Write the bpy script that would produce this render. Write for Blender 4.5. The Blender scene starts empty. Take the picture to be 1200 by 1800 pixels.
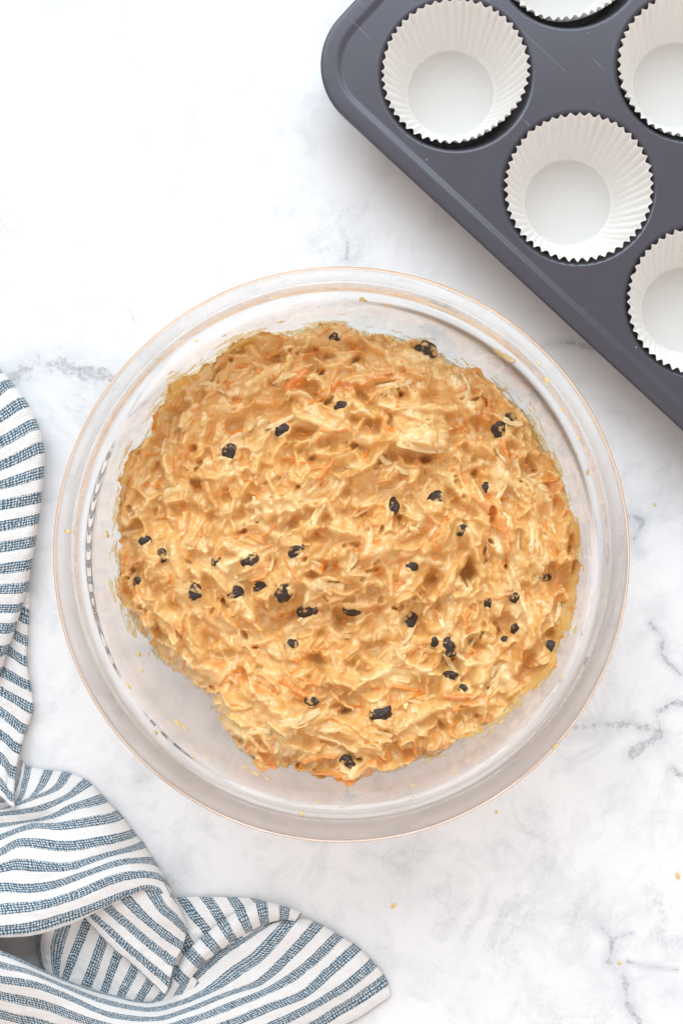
import bpy, bmesh, math, random
import numpy as np
from mathutils import Vector, geometry

# ------------------------------------------------------------------ camera, world, light
S = 0.000278            # metres per photograph pixel on the table
H = 0.70                # camera height above the table
scene = bpy.context.scene
COL = scene.collection

cam_d = bpy.data.cameras.new("camera")
cam = bpy.data.objects.new("camera", cam_d)
COL.objects.link(cam)
cam.location = (0, 0, H)
cam.rotation_euler = (0, 0, 0)
cam_d.sensor_fit = 'VERTICAL'
cam_d.sensor_height = 36.0
cam_d.lens = 36.0 * H / (2 * 900 * S)
cam_d.clip_start = 0.01
cam_d.clip_end = 50
scene.camera = cam

world = bpy.data.worlds.new("World")
scene.world = world
world.use_nodes = True
bg = world.node_tree.nodes["Background"]
bg.inputs[0].default_value = (1.0, 0.91, 0.865, 1)
bg.inputs[1].default_value = 0.92

def area(name, loc, target, size, power, color):
    d = bpy.data.lights.new(name, 'AREA')
    d.shape = 'RECTANGLE'
    d.size, d.size_y = size
    d.energy = power
    d.color = color
    o = bpy.data.objects.new(name, d)
    COL.objects.link(o)
    o.location = loc
    o.rotation_euler = (Vector(target) - Vector(loc)).to_track_quat('-Z', 'Y').to_euler()
    return o
area("window_light", (-0.20, 1.65, 1.80), (-0.02, 0.0, 0.0), (2.6, 1.7), 60.0, (0.70, 0.88, 1.0))

scene.view_settings.view_transform = 'Standard'
scene.view_settings.look = 'None'
scene.view_settings.exposure = 0.0
scene.view_settings.gamma = 1.0
scene.render.engine = 'CYCLES'
cy = scene.cycles
cy.use_denoising = True
cy.max_bounces = 16
cy.transmission_bounces = 14
cy.glossy_bounces = 8
cy.diffuse_bounces = 4
cy.transparent_max_bounces = 16
cy.sample_clamp_indirect = 12.0
cy.blur_glossy = 0.3

# ------------------------------------------------------------------ helpers
rng = np.random.default_rng(11)
random.seed(5)

def P(px, py, z=0.0):
    """point at height z (metres) seen at this place of the photograph"""
    k = S * (1 - z / H)
    return ((px - 600) * k, (900 - py) * k, z)

def link(name, me, mat=None, parent=None, smooth=True):
    o = bpy.data.objects.new(name, me)
    COL.objects.link(o)
    if mat is not None:
        me.materials.clear()
        me.materials.append(mat)
    if smooth:
        me.polygons.foreach_set("use_smooth", np.ones(len(me.polygons), dtype=bool))
    if parent is not None:
        o.parent = parent
    return o

def tag(o, label=None, cat=None, group=None, kind=None):
    if label: o["label"] = label
    if cat: o["category"] = cat
    if group: o["group"] = group
    if kind: o["kind"] = kind
    return o

def empty(name, loc=(0, 0, 0), rz=0.0):
    o = bpy.data.objects.new(name, None)
    COL.objects.link(o)
    o.location = loc
    o.rotation_euler = (0, 0, rz)
    o.empty_display_size = 0.02
    return o

def grid_mesh(name, V, closed_u=False, keep=None, uv=None):
    """V: (n, m, 3) array -> quad mesh"""
    n, m = V.shape[:2]
    idx = np.arange(n * m).reshape(n, m)
    if closed_u:
        idx = np.concatenate([idx, idx[:, :1]], axis=1)
    a = idx[:-1, :-1]; b = idx[:-1, 1:]; c = idx[1:, 1:]; d = idx[1:, :-1]
    F = np.stack([a, b, c, d], -1)
    if keep is not None:
        F = F[keep]
    F = F.reshape(-1, 4)
    return raw_mesh(name, V.reshape(-1, 3), F, uv)

def raw_mesh(name, verts, F, uv=None):
    me = bpy.data.meshes.new(name)
    used = np.unique(F)
    remap = np.zeros(len(verts), dtype=np.int64); remap[used] = np.arange(len(used))
    verts = verts[used]; F2 = remap[F]
    me.vertices.add(len(verts)); me.vertices.foreach_set("co", verts.astype(np.float32).ravel())
    k = F2.shape[1]
    me.loops.add(F2.size); me.loops.foreach_set("vertex_index", F2.astype(np.int32).ravel())
    me.polygons.add(len(F2))
    me.polygons.foreach_set("loop_start", (np.arange(len(F2)) * k).astype(np.int32))
    me.polygons.foreach_set("loop_total", np.full(len(F2), k, dtype=np.int32))
    if uv is not None:
        l = me.uv_layers.new(name="UVMap")
        l.data.foreach_set("uv", uv.reshape(-1, 2)[F.ravel()].astype(np.float32).ravel())
    me.update(calc_edges=True)
    me["_used"] = 0
    me.validate()
    raw_mesh.used = used
    return me

def catmull(pts, n, closed=False):
    """resample a list of points with a Catmull-Rom curve into n points, even in chord length"""
    p = np.asarray(pts, float)
    if len(p) == 2:
        t = np.linspace(0, 1, n)[:, None]
        return p[0] * (1 - t) + p[1] * t
    q = np.vstack([2 * p[0] - p[1], p, 2 * p[-1] - p[-2]])
    seg = np.linalg.norm(np.diff(p[:, :2], axis=0), axis=1) + 1e-9
    acc = np.concatenate([[0], np.cumsum(seg)])
    s = np.linspace(0, acc[-1], n)
    i = np.clip(np.searchsorted(acc, s, side='right') - 1, 0, len(seg) - 1)
    t = ((s - acc[i]) / seg[i])[:, None]
    p0, p1, p2, p3 = q[i], q[i + 1], q[i + 2], q[i + 3]
    return 0.5 * (2 * p1 + (p2 - p0) * t + (2 * p0 - 5 * p1 + 4 * p2 - p3) * t ** 2 + (3 * p1 - p0 - 3 * p2 + p3) * t ** 3)

class Noise2:
    def __init__(self, seed, n=256):
        self.n = n
        self.g = np.random.default_rng(seed).uniform(-1, 1, (n, n))
    def __call__(self, x, y):
        n = self.n
        xi = np.floor(x).astype(int); yi = np.floor(y).astype(int)
        fx = x - xi; fy = y - yi
        fx = fx ** 3 * (fx * (6 * fx - 15) + 10); fy = fy ** 3 * (fy * (6 * fy - 15) + 10)
        x0, x1, y0, y1 = xi % n, (xi + 1) % n, yi % n, (yi + 1) % n
        g = self.g
        return (g[x0, y0] * (1 - fx) + g[x1, y0] * fx) * (1 - fy) + (g[x0, y1] * (1 - fx) + g[x1, y1] * fx) * fy
def fbm(nz, x, y, oct=4):
    t = 0; a = 1.0; s = 0
    for k in range(oct):
        t = t + a * nz(x * 2 ** k + 17.3 * k, y * 2 ** k + 5.1 * k); s += a; a *= 0.5
    return t / s
N1, N2, N3, N4 = Noise2(1), Noise2(2), Noise2(3), Noise2(4)
def sstep(a, b, x):
    t = np.clip((x - a) / (b - a), 0, 1)
    return t * t * (3 - 2 * t)

# ------------------------------------------------------------------ material helpers
class NT:
    def __init__(self, name):
        self.m = bpy.data.materials.new(name)
        self.m.use_nodes = True
        self.t = self.m.node_tree
        self.b = self.t.nodes["Principled BSDF"]
    def n(self, typ, **kw):
        nd = self.t.nodes.new(typ)
        for k, v in kw.items():
            if k.startswith("i_"):
                nd.inputs[k[2:].replace("_", " ")].default_value = v
            else:
                setattr(nd, k, v)
        return nd
    def l(self, a, b):
        self.t.links.new(a, b)
    def set(self, **kw):
        for k, v in kw.items():
            self.b.inputs[k.replace("_", " ")].default_value = v
    def math(self, op, a, b=None, clamp=False):
        nd = self.t.nodes.new("ShaderNodeMath"); nd.operation = op; nd.use_clamp = clamp
        for i, x in enumerate((a, b)):
            if x is None: continue
            if isinstance(x, (int, float)): nd.inputs[i].default_value = x
            else: self.l(x, nd.inputs[i])
        return nd.outputs[0]
    def ramp(self, fac, stops):
        nd = self.t.nodes.new("ShaderNodeValToRGB")
        e = nd.color_ramp.elements
        while len(e) < len(stops): e.new(0.5)
        for el, (p, c) in zip(e, stops):
            el.position = p
            el.color = (c, c, c, 1) if isinstance(c, (int, float)) else (*c, 1)
        self.l(fac, nd.inputs[0])
        return nd.outputs[0]
    def mix(self, fac, a, b, mode='MIX'):
        nd = self.t.nodes.new("ShaderNodeMix"); nd.data_type = 'RGBA'; nd.blend_type = mode
        for sock, x in ((nd.inputs[0], fac), (nd.inputs[6], a), (nd.inputs[7], b)):
            if isinstance(x, (int, float)): sock.default_value = x
            elif isinstance(x, tuple): sock.default_value = (*x, 1)
            else: self.l(x, sock)
        return nd.outputs[2]
    def noise(self, scale, detail=4, rough=0.5, vec=None, distortion=0.0):
        nd = self.n("ShaderNodeTexNoise"); nd.inputs["Scale"].default_value = scale
        nd.inputs["Detail"].default_value = detail; nd.inputs["Roughness"].default_value = rough
        nd.inputs["Distortion"].default_value = distortion
        if vec is not None: self.l(vec, nd.inputs["Vector"])
        return nd.outputs["Fac"]
    def obj(self):
        return self.n("ShaderNodeTexCoord").outputs["Object"]
    def bump(self, h, strength, dist, normal=None):
        nd = self.n("ShaderNodeBump"); nd.inputs["Strength"].default_value = strength; nd.inputs["Distance"].default_value = dist
        self.l(h, nd.inputs["Height"])
        if normal is not None: self.l(normal, nd.inputs["Normal"])
        self.l(nd.outputs[0], self.b.inputs["Normal"])
        return nd.outputs[0]

# ------------------------------------------------------------------ materials
def mat_table():
    k = NT("white_marbled_board")
    co = k.obj()
    d = k.n("ShaderNodeAttribute", attribute_name="vein").outputs["Fac"]      # distance to the nearest crack, mm
    wob = k.noise(160, 5, 0.65, co)
    wob2 = k.noise(520, 5, 0.65, co)
    dd = k.math('ADD', d, k.math('MULTIPLY', k.math('SUBTRACT', wob, 0.5), 3.4))
    dd = k.math('ADD', dd, k.math('MULTIPLY', k.math('SUBTRACT', k.noise(45, 4, 0.6, co), 0.42), 3.2))
    band = k.ramp(dd, [(0.35, 1.0), (0.8, 0.0)])
    breakup = k.ramp(k.math('ADD', k.math('MULTIPLY', wob2, 0.6), k.math('MULTIPLY', k.noise(330, 5, 0.7, co), 0.4)), [(0.36, 0.05), (0.68, 1.0)])
    core = k.ramp(k.math('ABSOLUTE', k.math('SUBTRACT', dd, 0.28)), [(0.0, 1.0), (0.10, 0.0)])
    crack = k.math('MULTIPLY', k.math('MULTIPLY', band, breakup), 0.75)
    crack = k.math('MAXIMUM', crack, k.math('MULTIPLY', core, k.ramp(wob2, [(0.38, 0.0), (0.55, 0.9)])))
    cloud = k.noise(11, 6, 0.62, co, 0.6)
    cl = k.ramp(cloud, [(0.45, 0.0), (0.75, 1.0)])
    cl2 = k.ramp(k.noise(34, 7, 0.7, co, 1.2), [(0.5, 0.0), (0.75, 1.0)])
    base = k.mix(cl, (0.87, 0.86, 0.865), (0.745, 0.75, 0.77))
    base = k.mix(k.math('MULTIPLY', cl2, 0.55), base, (0.58, 0.59, 0.62))
    rid = k.math('ABSOLUTE', k.math('SUBTRACT', k.noise(9, 8, 0.62, co, 1.5), 0.5))
    soft = k.math('MULTIPLY', k.ramp(rid, [(0.0, 1.0), (0.05, 0.25), (0.12, 0.0)]), k.ramp(k.noise(13, 5, 0.6, co), [(0.46, 0.0), (0.62, 1.0)]))
    soft = k.math('MULTIPLY', soft, k.ramp(wob2, [(0.35, 0.25), (0.7, 1.0)]))
    base = k.mix(k.math('MULTIPLY', soft, 0.62), base, (0.40, 0.41, 0.44))
    halo = k.math('MULTIPLY', k.ramp(k.math('ADD', k.math('MULTIPLY', d, 0.4), k.math('SUBTRACT', wob, 0.5)), [(0.3, 0.5), (1.0, 0.0)]), k.ramp(cloud, [(0.3, 0.3), (0.7, 1.0)]))
    base = k.mix(halo, base, (0.55, 0.56, 0.59))
    base = k.mix(k.math('MULTIPLY', crack, 0.88), base, (0.18, 0.18, 0.20))
    # fine specks
    vor = k.n("ShaderNodeTexVoronoi"); vor.inputs["Scale"].default_value = 130; k.l(co, vor.inputs["Vector"])
    sp = k.ramp(vor.outputs["Distance"], [(0.03, 1.0), (0.06, 0.0)])
    sp = k.math('MULTIPLY', sp, k.ramp(k.noise(30, 2, 0.5, co), [(0.6, 0.0), (0.66, 1.0)]))
    base = k.mix(k.math('MULTIPLY', sp, 0.5), base, (0.45, 0.45, 0.48))
    k.l(base, k.b.inputs["Base Color"])
    k.set(Roughness=0.5)
    # brush and trowel marks
    mp = k.n("ShaderNodeMapping"); k.l(co, mp.inputs["Vector"]); mp.inputs["Scale"].default_value = (1.0, 9.0, 1.0); mp.inputs["Rotation"].default_value = (0, 0, 0.15)
    tro = k.noise(28, 6, 0.65, mp.outputs[0], 0.8)
    mp2 = k.n("ShaderNodeMapping"); k.l(co, mp2.inputs["Vector"]); mp2.inputs["Scale"].default_value = (1.0, 22.0, 1.0); mp2.inputs["Rotation"].default_value = (0, 0, -0.5)
    scr = k.ramp(k.noise(14, 2, 0.5, mp2.outputs[0], 0.4), [(0.66, 0.0), (0.69, 1.0)])
    h = k.math('ADD', k.math('MULTIPLY', tro, 0.7), k.math('ADD', k.math('MULTIPLY', scr, -0.25), k.math('MULTIPLY', crack, -0.5)))
    k.bump(h, 0.16, 0.0010)
    return k.m

def mat_glass():
    k = NT("clear_glass")
    k.set(Base_Color=(0.988, 0.975, 0.96, 1), Roughness=0.0, IOR=1.5)
    k.b.inputs["Transmission Weight"].default_value = 1.0
    return k.m

def mat_tin():
    k = NT("dark_nonstick_metal")
    co = k.obj()
    f = k.noise(2500, 2, 0.6, co)
    c = k.mix(f, (0.045, 0.042, 0.056), (0.064, 0.059, 0.077))
    vor = k.n("ShaderNodeTexVoronoi"); vor.inputs["Scale"].default_value = 170; k.l(co, vor.inputs["Vector"])
    sp = k.math('MULTIPLY', k.ramp(vor.outputs["Distance"], [(0.04, 1.0), (0.09, 0.0)]), k.ramp(k.noise(60, 3, 0.6, co), [(0.56, 0.0), (0.64, 1.0)]))
    c = k.mix(k.math('MULTIPLY', sp, 0.7), c, (0.42, 0.40, 0.38))
    mp = k.n("ShaderNodeMapping"); k.l(co, mp.inputs["Vector"]); mp.inputs["Scale"].default_value = (1, 30, 1); mp.inputs["Rotation"].default_value = (0, 0, 0.6)
    scr = k.ramp(k.noise(16, 3, 0.5, mp.outputs[0]), [(0.68, 0.0), (0.72, 1.0)])
    c = k.mix(k.math('MULTIPLY', scr, 0.12), c, (0.5, 0.5, 0.5))
    k.l(c, k.b.inputs["Base Color"])
    k.set(Metallic=0.12)
    k.b.inputs['Specular IOR Level'].default_value = 0.6
    k.l(k.ramp(k.noise(40, 5, 0.6, co), [(0.3, 0.20), (0.7, 0.27)]), k.b.inputs["Roughness"])
    k.bump(k.noise(1800, 2, 0.5, co), 0.15, 0.0003)
    return k.m

def mat_paper(name="white_baking_paper", through=0.10):
    k = NT(name)
    co = k.obj()
    f = k.noise(900, 4, 0.7, co)
    k.l(k.mix(f, (0.93, 0.91, 0.88), (0.87, 0.84, 0.80)), k.b.inputs["Base Color"])
    k.set(Roughness=0.7)
    k.b.inputs["Specular IOR Level"].default_value = 0.25
    k.bump(k.noise(1500, 3, 0.6, co), 0.15, 0.0003)
    tr = k.n("ShaderNodeBsdfTranslucent"); tr.inputs[0].default_value = (0.85, 0.82, 0.78, 1)
    mx = k.n("ShaderNodeMixShader"); mx.inputs[0].default_value = through
    k.l(k.b.outputs[0], mx.inputs[1]); k.l(tr.outputs[0], mx.inputs[2])
    k.l(mx.outputs[0], k.t.nodes["Material Output"].inputs[0])
    return k.m

def mat_towel():
    k = NT("blue_white_striped_linen")
    uv = k.n("ShaderNodeTexCoord").outputs["UV"]
    sx = k.n("ShaderNodeSeparateXYZ"); k.l(uv, sx.inputs[0])
    u, v = sx.outputs[0], sx.outputs[1]                     # both in millimetres
    PER = 11.0
    co = k.obj()
    wob = k.math('MULTIPLY', k.math('SUBTRACT', k.noise(500, 3, 0.6, co), 0.5), 0.9)
    ph = k.math('FRACT', k.math('ADD', k.math('DIVIDE', k.math('ADD', v, wob), PER), 0.5))
    dist = k.math('ABSOLUTE', k.math('SUBTRACT', ph, 0.5))                  # 0 at the middle of a blue stripe
    blue = k.ramp(dist, [(0.235, 1.0), (0.265, 0.0)])
    # diamond weave: crossing threads
    w = 2 * math.pi / 2.6
    jit = k.math('MULTIPLY', k.math('SUBTRACT', k.noise(420, 3, 0.6, co), 0.5), 2.6)
    a = k.math('SINE', k.math('MULTIPLY', k.math('ADD', k.math('ADD', u, v), jit), w))
    b = k.math('SINE', k.math('MULTIPLY', k.math('ADD', k.math('SUBTRACT', u, v), jit), w))
    weave = k.math('MULTIPLY', a, b)
    thr = k.math('ADD', weave, k.math('MULTIPLY', k.math('SUBTRACT', k.noise(1300, 3, 0.7, co), 0.5), 3.2))
    wm = k.ramp(k.math('ADD', k.math('MULTIPLY', thr, 0.5), 0.5), [(0.46, 0.0), (0.74, 1.0)])
    fine = k.math('SINE', k.math('MULTIPLY', v, 2 * math.pi / 0.7))
    fineu = k.math('SINE', k.math('MULTIPLY', u, 2 * math.pi / 0.7))
    wht = k.mix(k.noise(300, 4, 0.7, co), (0.90, 0.875, 0.86), (0.80, 0.775, 0.76))
    blu = k.mix(k.noise(250, 3, 0.6, co), (0.035, 0.085, 0.135), (0.08, 0.155, 0.215))
    stripe = k.mix(wm, blu, (0.66, 0.70, 0.72))
    c = k.mix(blue, wht, stripe)
    k.l(c, k.b.inputs["Base Color"])
    k.set(Roughness=0.85)
    k.b.inputs["Specular IOR Level"].default_value = 0.15
    k.b.inputs["Sheen Weight"].default_value = 0.2
    h = k.math('ADD', k.math('MULTIPLY', weave, 0.5), k.math('MULTIPLY', k.math('ADD', fine, fineu), 0.3))
    h = k.math('ADD', h, k.math('MULTIPLY', k.noise(220, 4, 0.6, co), 3.0))
    k.bump(h, 0.5, 0.0004)
    return k.m

def mat_batter():
    k = NT("carrot_batter")
    co = k.obj()
    col = k.n("ShaderNodeAttribute", attribute_name="Col").outputs["Color"]
    f = k.noise(260, 5, 0.65, co)
    c = k.mix(k.ramp(f, [(0.35, 0.0), (0.7, 1.0)]), col, (1.0, 0.9, 0.72), 'MULTIPLY')
    # spice specks
    vor = k.n("ShaderNodeTexVoronoi"); vor.inputs["Scale"].default_value = 420; k.l(co, vor.inputs["Vector"])
    sp = k.math('MULTIPLY', k.ramp(vor.outputs["Distance"], [(0.06, 1.0), (0.14, 0.0)]), k.ramp(k.noise(200, 2, 0.5, co), [(0.52, 0.0), (0.6, 1.0)]))
    c = k.mix(k.math('MULTIPLY', sp, 0.55), c, (0.28, 0.12, 0.03))
    k.l(c, k.b.inputs["Base Color"])
    k.l(k.ramp(k.noise(120, 3, 0.6, co), [(0.3, 0.16), (0.7, 0.38)]), k.b.inputs["Roughness"])
    k.set(IOR=1.42)
    k.b.inputs['Coat Weight'].default_value = 0.9
    k.b.inputs['Coat Roughness'].default_value = 0.10
    cb = k.n("ShaderNodeBump"); cb.inputs["Strength"].default_value = 0.55; cb.inputs["Distance"].default_value = 0.0009
    k.l(k.noise(480, 3, 0.6, co), cb.inputs["Height"]); k.l(cb.outputs[0], k.b.inputs["Coat Normal"])
    k.b.inputs["Subsurface Weight"].default_value = 0.4
    k.b.inputs["Subsurface Radius"].default_value = (1.0, 0.55, 0.25)
    k.b.inputs["Subsurface Scale"].default_value = 0.0015
    h = k.math('ADD', k.noise(700, 4, 0.6, co), k.math('MULTIPLY', k.noise(1700, 2, 0.5, co), 0.4))
    k.bump(h, 0.45, 0.0006)
    return k.m

def mat_plain_food(name, c1, c2, rough=0.35, sss=0.25, coat=None):
    k = NT(name)
    co = k.obj()
    c = k.mix(k.ramp(k.noise(300, 4, 0.6, co), [(0.35, 0.0), (0.68, 1.0)]), c1, c2)
    if coat:
        c = k.mix(k.ramp(k.noise(190, 3, 0.6, k.n('ShaderNodeNewGeometry').outputs['Position']), [(0.56, 0.0), (0.62, 1.0)]), c, coat)
    k.l(c, k.b.inputs["Base Color"])
    k.set(Roughness=rough)
    k.bump(k.noise(900, 4, 0.6, co), 0.2, 0.0005)
    return k.m

M = dict(table=mat_table(), glass=mat_glass(), tin=mat_tin(), paper=mat_paper(), towel=mat_towel(), batter=mat_batter(),
         raisin=mat_plain_food("raisin_skin", (0.018, 0.009, 0.007), (0.060, 0.026, 0.014), 0.5, 0.0, (0.58, 0.33, 0.11)),
         apple=mat_plain_food("grated_apple", (0.90, 0.68, 0.36), (0.84, 0.56, 0.25), 0.26),
         carrot=mat_plain_food("grated_carrot", (0.84, 0.25, 0.025), (0.80, 0.32, 0.06), 0.3),
         film=mat_plain_food("thin_batter", (0.88, 0.62, 0.20), (0.84, 0.55, 0.17), 0.3, 0.5))

def mat_smear():
    k = NT("translucent_smear")
    co = k.obj()
    k.set(Base_Color=(0.90, 0.66, 0.26, 1), Roughness=0.3)
    tr = k.n("ShaderNodeBsdfTranslucent"); tr.inputs[0].default_value = (0.92, 0.68, 0.26, 1)
    tp = k.n("ShaderNodeBsdfTransparent"); tp.inputs[0].default_value = (1.0, 0.93, 0.72, 1)
    m1 = k.n("ShaderNodeMixShader"); m1.inputs[0].default_value = 0.5
    k.l(k.b.outputs[0], m1.inputs[1]); k.l(tr.outputs[0], m1.inputs[2])
    m2 = k.n("ShaderNodeMixShader"); k.l(k.ramp(k.noise(420, 4, 0.65, co), [(0.38, 0.15), (0.66, 0.95)]), m2.inputs[0])
    k.l(m1.outputs[0], m2.inputs[2]); k.l(tp.outputs[0], m2.inputs[1])
    k.l(m2.outputs[0], k.t.nodes["Material Output"].inputs[0])
    return k.m
M['smear'] = mat_smear()
M['paper_base'] = mat_paper("single_layer_baking_paper", 0.27)

# ------------------------------------------------------------------ the board everything stands on
def make_table():
    xs = np.concatenate([[-0.9], np.arange(-0.20, 0.2001, 0.0012), [0.9]])
    ys = np.concatenate([[-0.9], np.arange(-0.28, 0.2801, 0.0012), [0.9]])
    X, Y = np.meshgrid(xs, ys)
    V = np.stack([X, Y, np.zeros_like(X)], -1)
    me = grid_mesh("table_top", V)
    veins = [[(20, 668), (60, 640), (110, 645), (150, 655), (215, 668)], [(50, 632), (90, 650), (130, 640)],
             [(1010, 1280), (1060, 1275), (1110, 1272), (1160, 1290), (1130, 1310), (1110, 1332)],
             [(1160, 1290), (1155, 1250), (1180, 1236), (1230, 1240)], [(1180, 1350), (1195, 1365), (1215, 1350)],
             [(1045, 1620), (1075, 1650), (1070, 1690), (1095, 1720), (1105, 1770), (1125, 1800)], [(1075, 1650), (1110, 1640)],
             [(1095, 905), (1130, 915), (1112, 955), (1125, 970)], [(1140, 1095), (1165, 1120), (1160, 1150), (1195, 1185)],
             [(600, 405), (612, 430), (608, 455)], [(960, 605), (1010, 602), (1040, 612)],
             [(225, 530), (236, 565)], [(1100, 1690), (1140, 1700), (1190, 1705)]]
    D = np.full(X.shape, 40.0)
    WD = [5.5, 3.0, 3.2, 2.2, 1.8, 2.2, 1.2, 2.2, 1.6, 1.2, 1.6, 1.2, 1.0]
    for ln, wd in zip(veins, WD):
        p = [np.array(P(*q)[:2]) for q in ln]
        for a, b in zip(p[:-1], p[1:]):
            ab = b - a
            t = np.clip(((X - a[0]) * ab[0] + (Y - a[1]) * ab[1]) / (ab @ ab), 0, 1)
            D = np.minimum(D, 1000 / wd * np.hypot(X - a[0] - t * ab[0], Y - a[1] - t * ab[1]))
    at = me.attributes.new("vein", 'FLOAT', 'POINT')
    at.data.foreach_set("value", D.ravel().astype(np.float32))
    o = link("table_top", me, M['table'])
    tag(o, "white marbled painted board with fine grey cracks", "table top", kind="structure")
make_table()

# ------------------------------------------------------------------ glass mixing bowl
MM = 0.001
BY = -75 * S * (1 - 0.098 / H) / MM         # bowl axis, mm
BX = 0.0
INNER = np.array([(0, 5), (25, 5.1), (45, 5.8), (63, 9.5), (78, 18.5), (89, 31), (96.5, 44), (101.5, 58), (104.5, 72), (106.6, 86), (107.4, 91)], float)
_ic = catmull(INNER, 400)
def zin(r):      # height of the inner glass surface at radius r (mm)
    return np.interp(r, _ic[:, 0], _ic[:, 1])
def rin(z):
    return np.interp(z, _ic[:, 1], _ic[:, 0])

def lathe(name, prof, seg, mat, parent=None):
    prof = np.asarray(prof, float) * MM
    th = np.linspace(0, 2 * math.pi, seg, endpoint=False)
    V = np.zeros((len(prof), seg, 3))
    V[..., 0] = prof[:, :1] * np.cos(th); V[..., 1] = prof[:, :1] * np.sin(th); V[..., 2] = prof[:, 1:]
    n, m = len(prof), seg
    V2 = V.reshape(-1, 3)
    me = grid_mesh(name, V, closed_u=True)
    bm = bmesh.new(); bm.from_mesh(me)
    bmesh.ops.remove_doubles(bm, verts=bm.verts, dist=1e-6)
    bmesh.ops.recalc_face_normals(bm, faces=bm.faces)
    bm.to_mesh(me); bm.free()
    return link(name, me, mat, parent)

def make_bowl():
    root = empty("mixing_bowl", (BX * MM, BY * MM, 0.0004))
    tag(root, "large round clear glass mixing bowl with a thick rolled rim, holding the batter", "bowl")
    inner = list(map(tuple, catmull(INNER, 60)))
    lip = catmull([(107.4, 91), (108.0, 93.4), (109.2, 95.3), (111.0, 96.5), (114.5, 97.3), (117.8, 97.8), (119.6, 97.9), (120.8, 97.3), (121.4, 96), (121.4, 94.3),
                   (120.9, 92.7), (119.6, 91.5), (117.8, 89.9), (115.8, 87.8), (113.6, 85.2), (111.8, 82.5), (110.6, 78.5)], 80)
    outer = catmull([(110.6, 78.5), (109.3, 72), (106.4, 58), (101.4, 43.5), (93.8, 29.5), (82.2, 15.8), (68, 6.2), (57, 1.6), (53.5, 0.35), (51.5, 0.0), (49, 0.4), (46.5, 1.0), (30, 1.1), (0, 1.1)], 80)
    prof = inner + list(map(tuple, lip[1:])) + list(map(tuple, outer[1:]))
    lathe("glass", prof, 192, M['glass'], root)
    return root
make_bowl()

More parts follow.
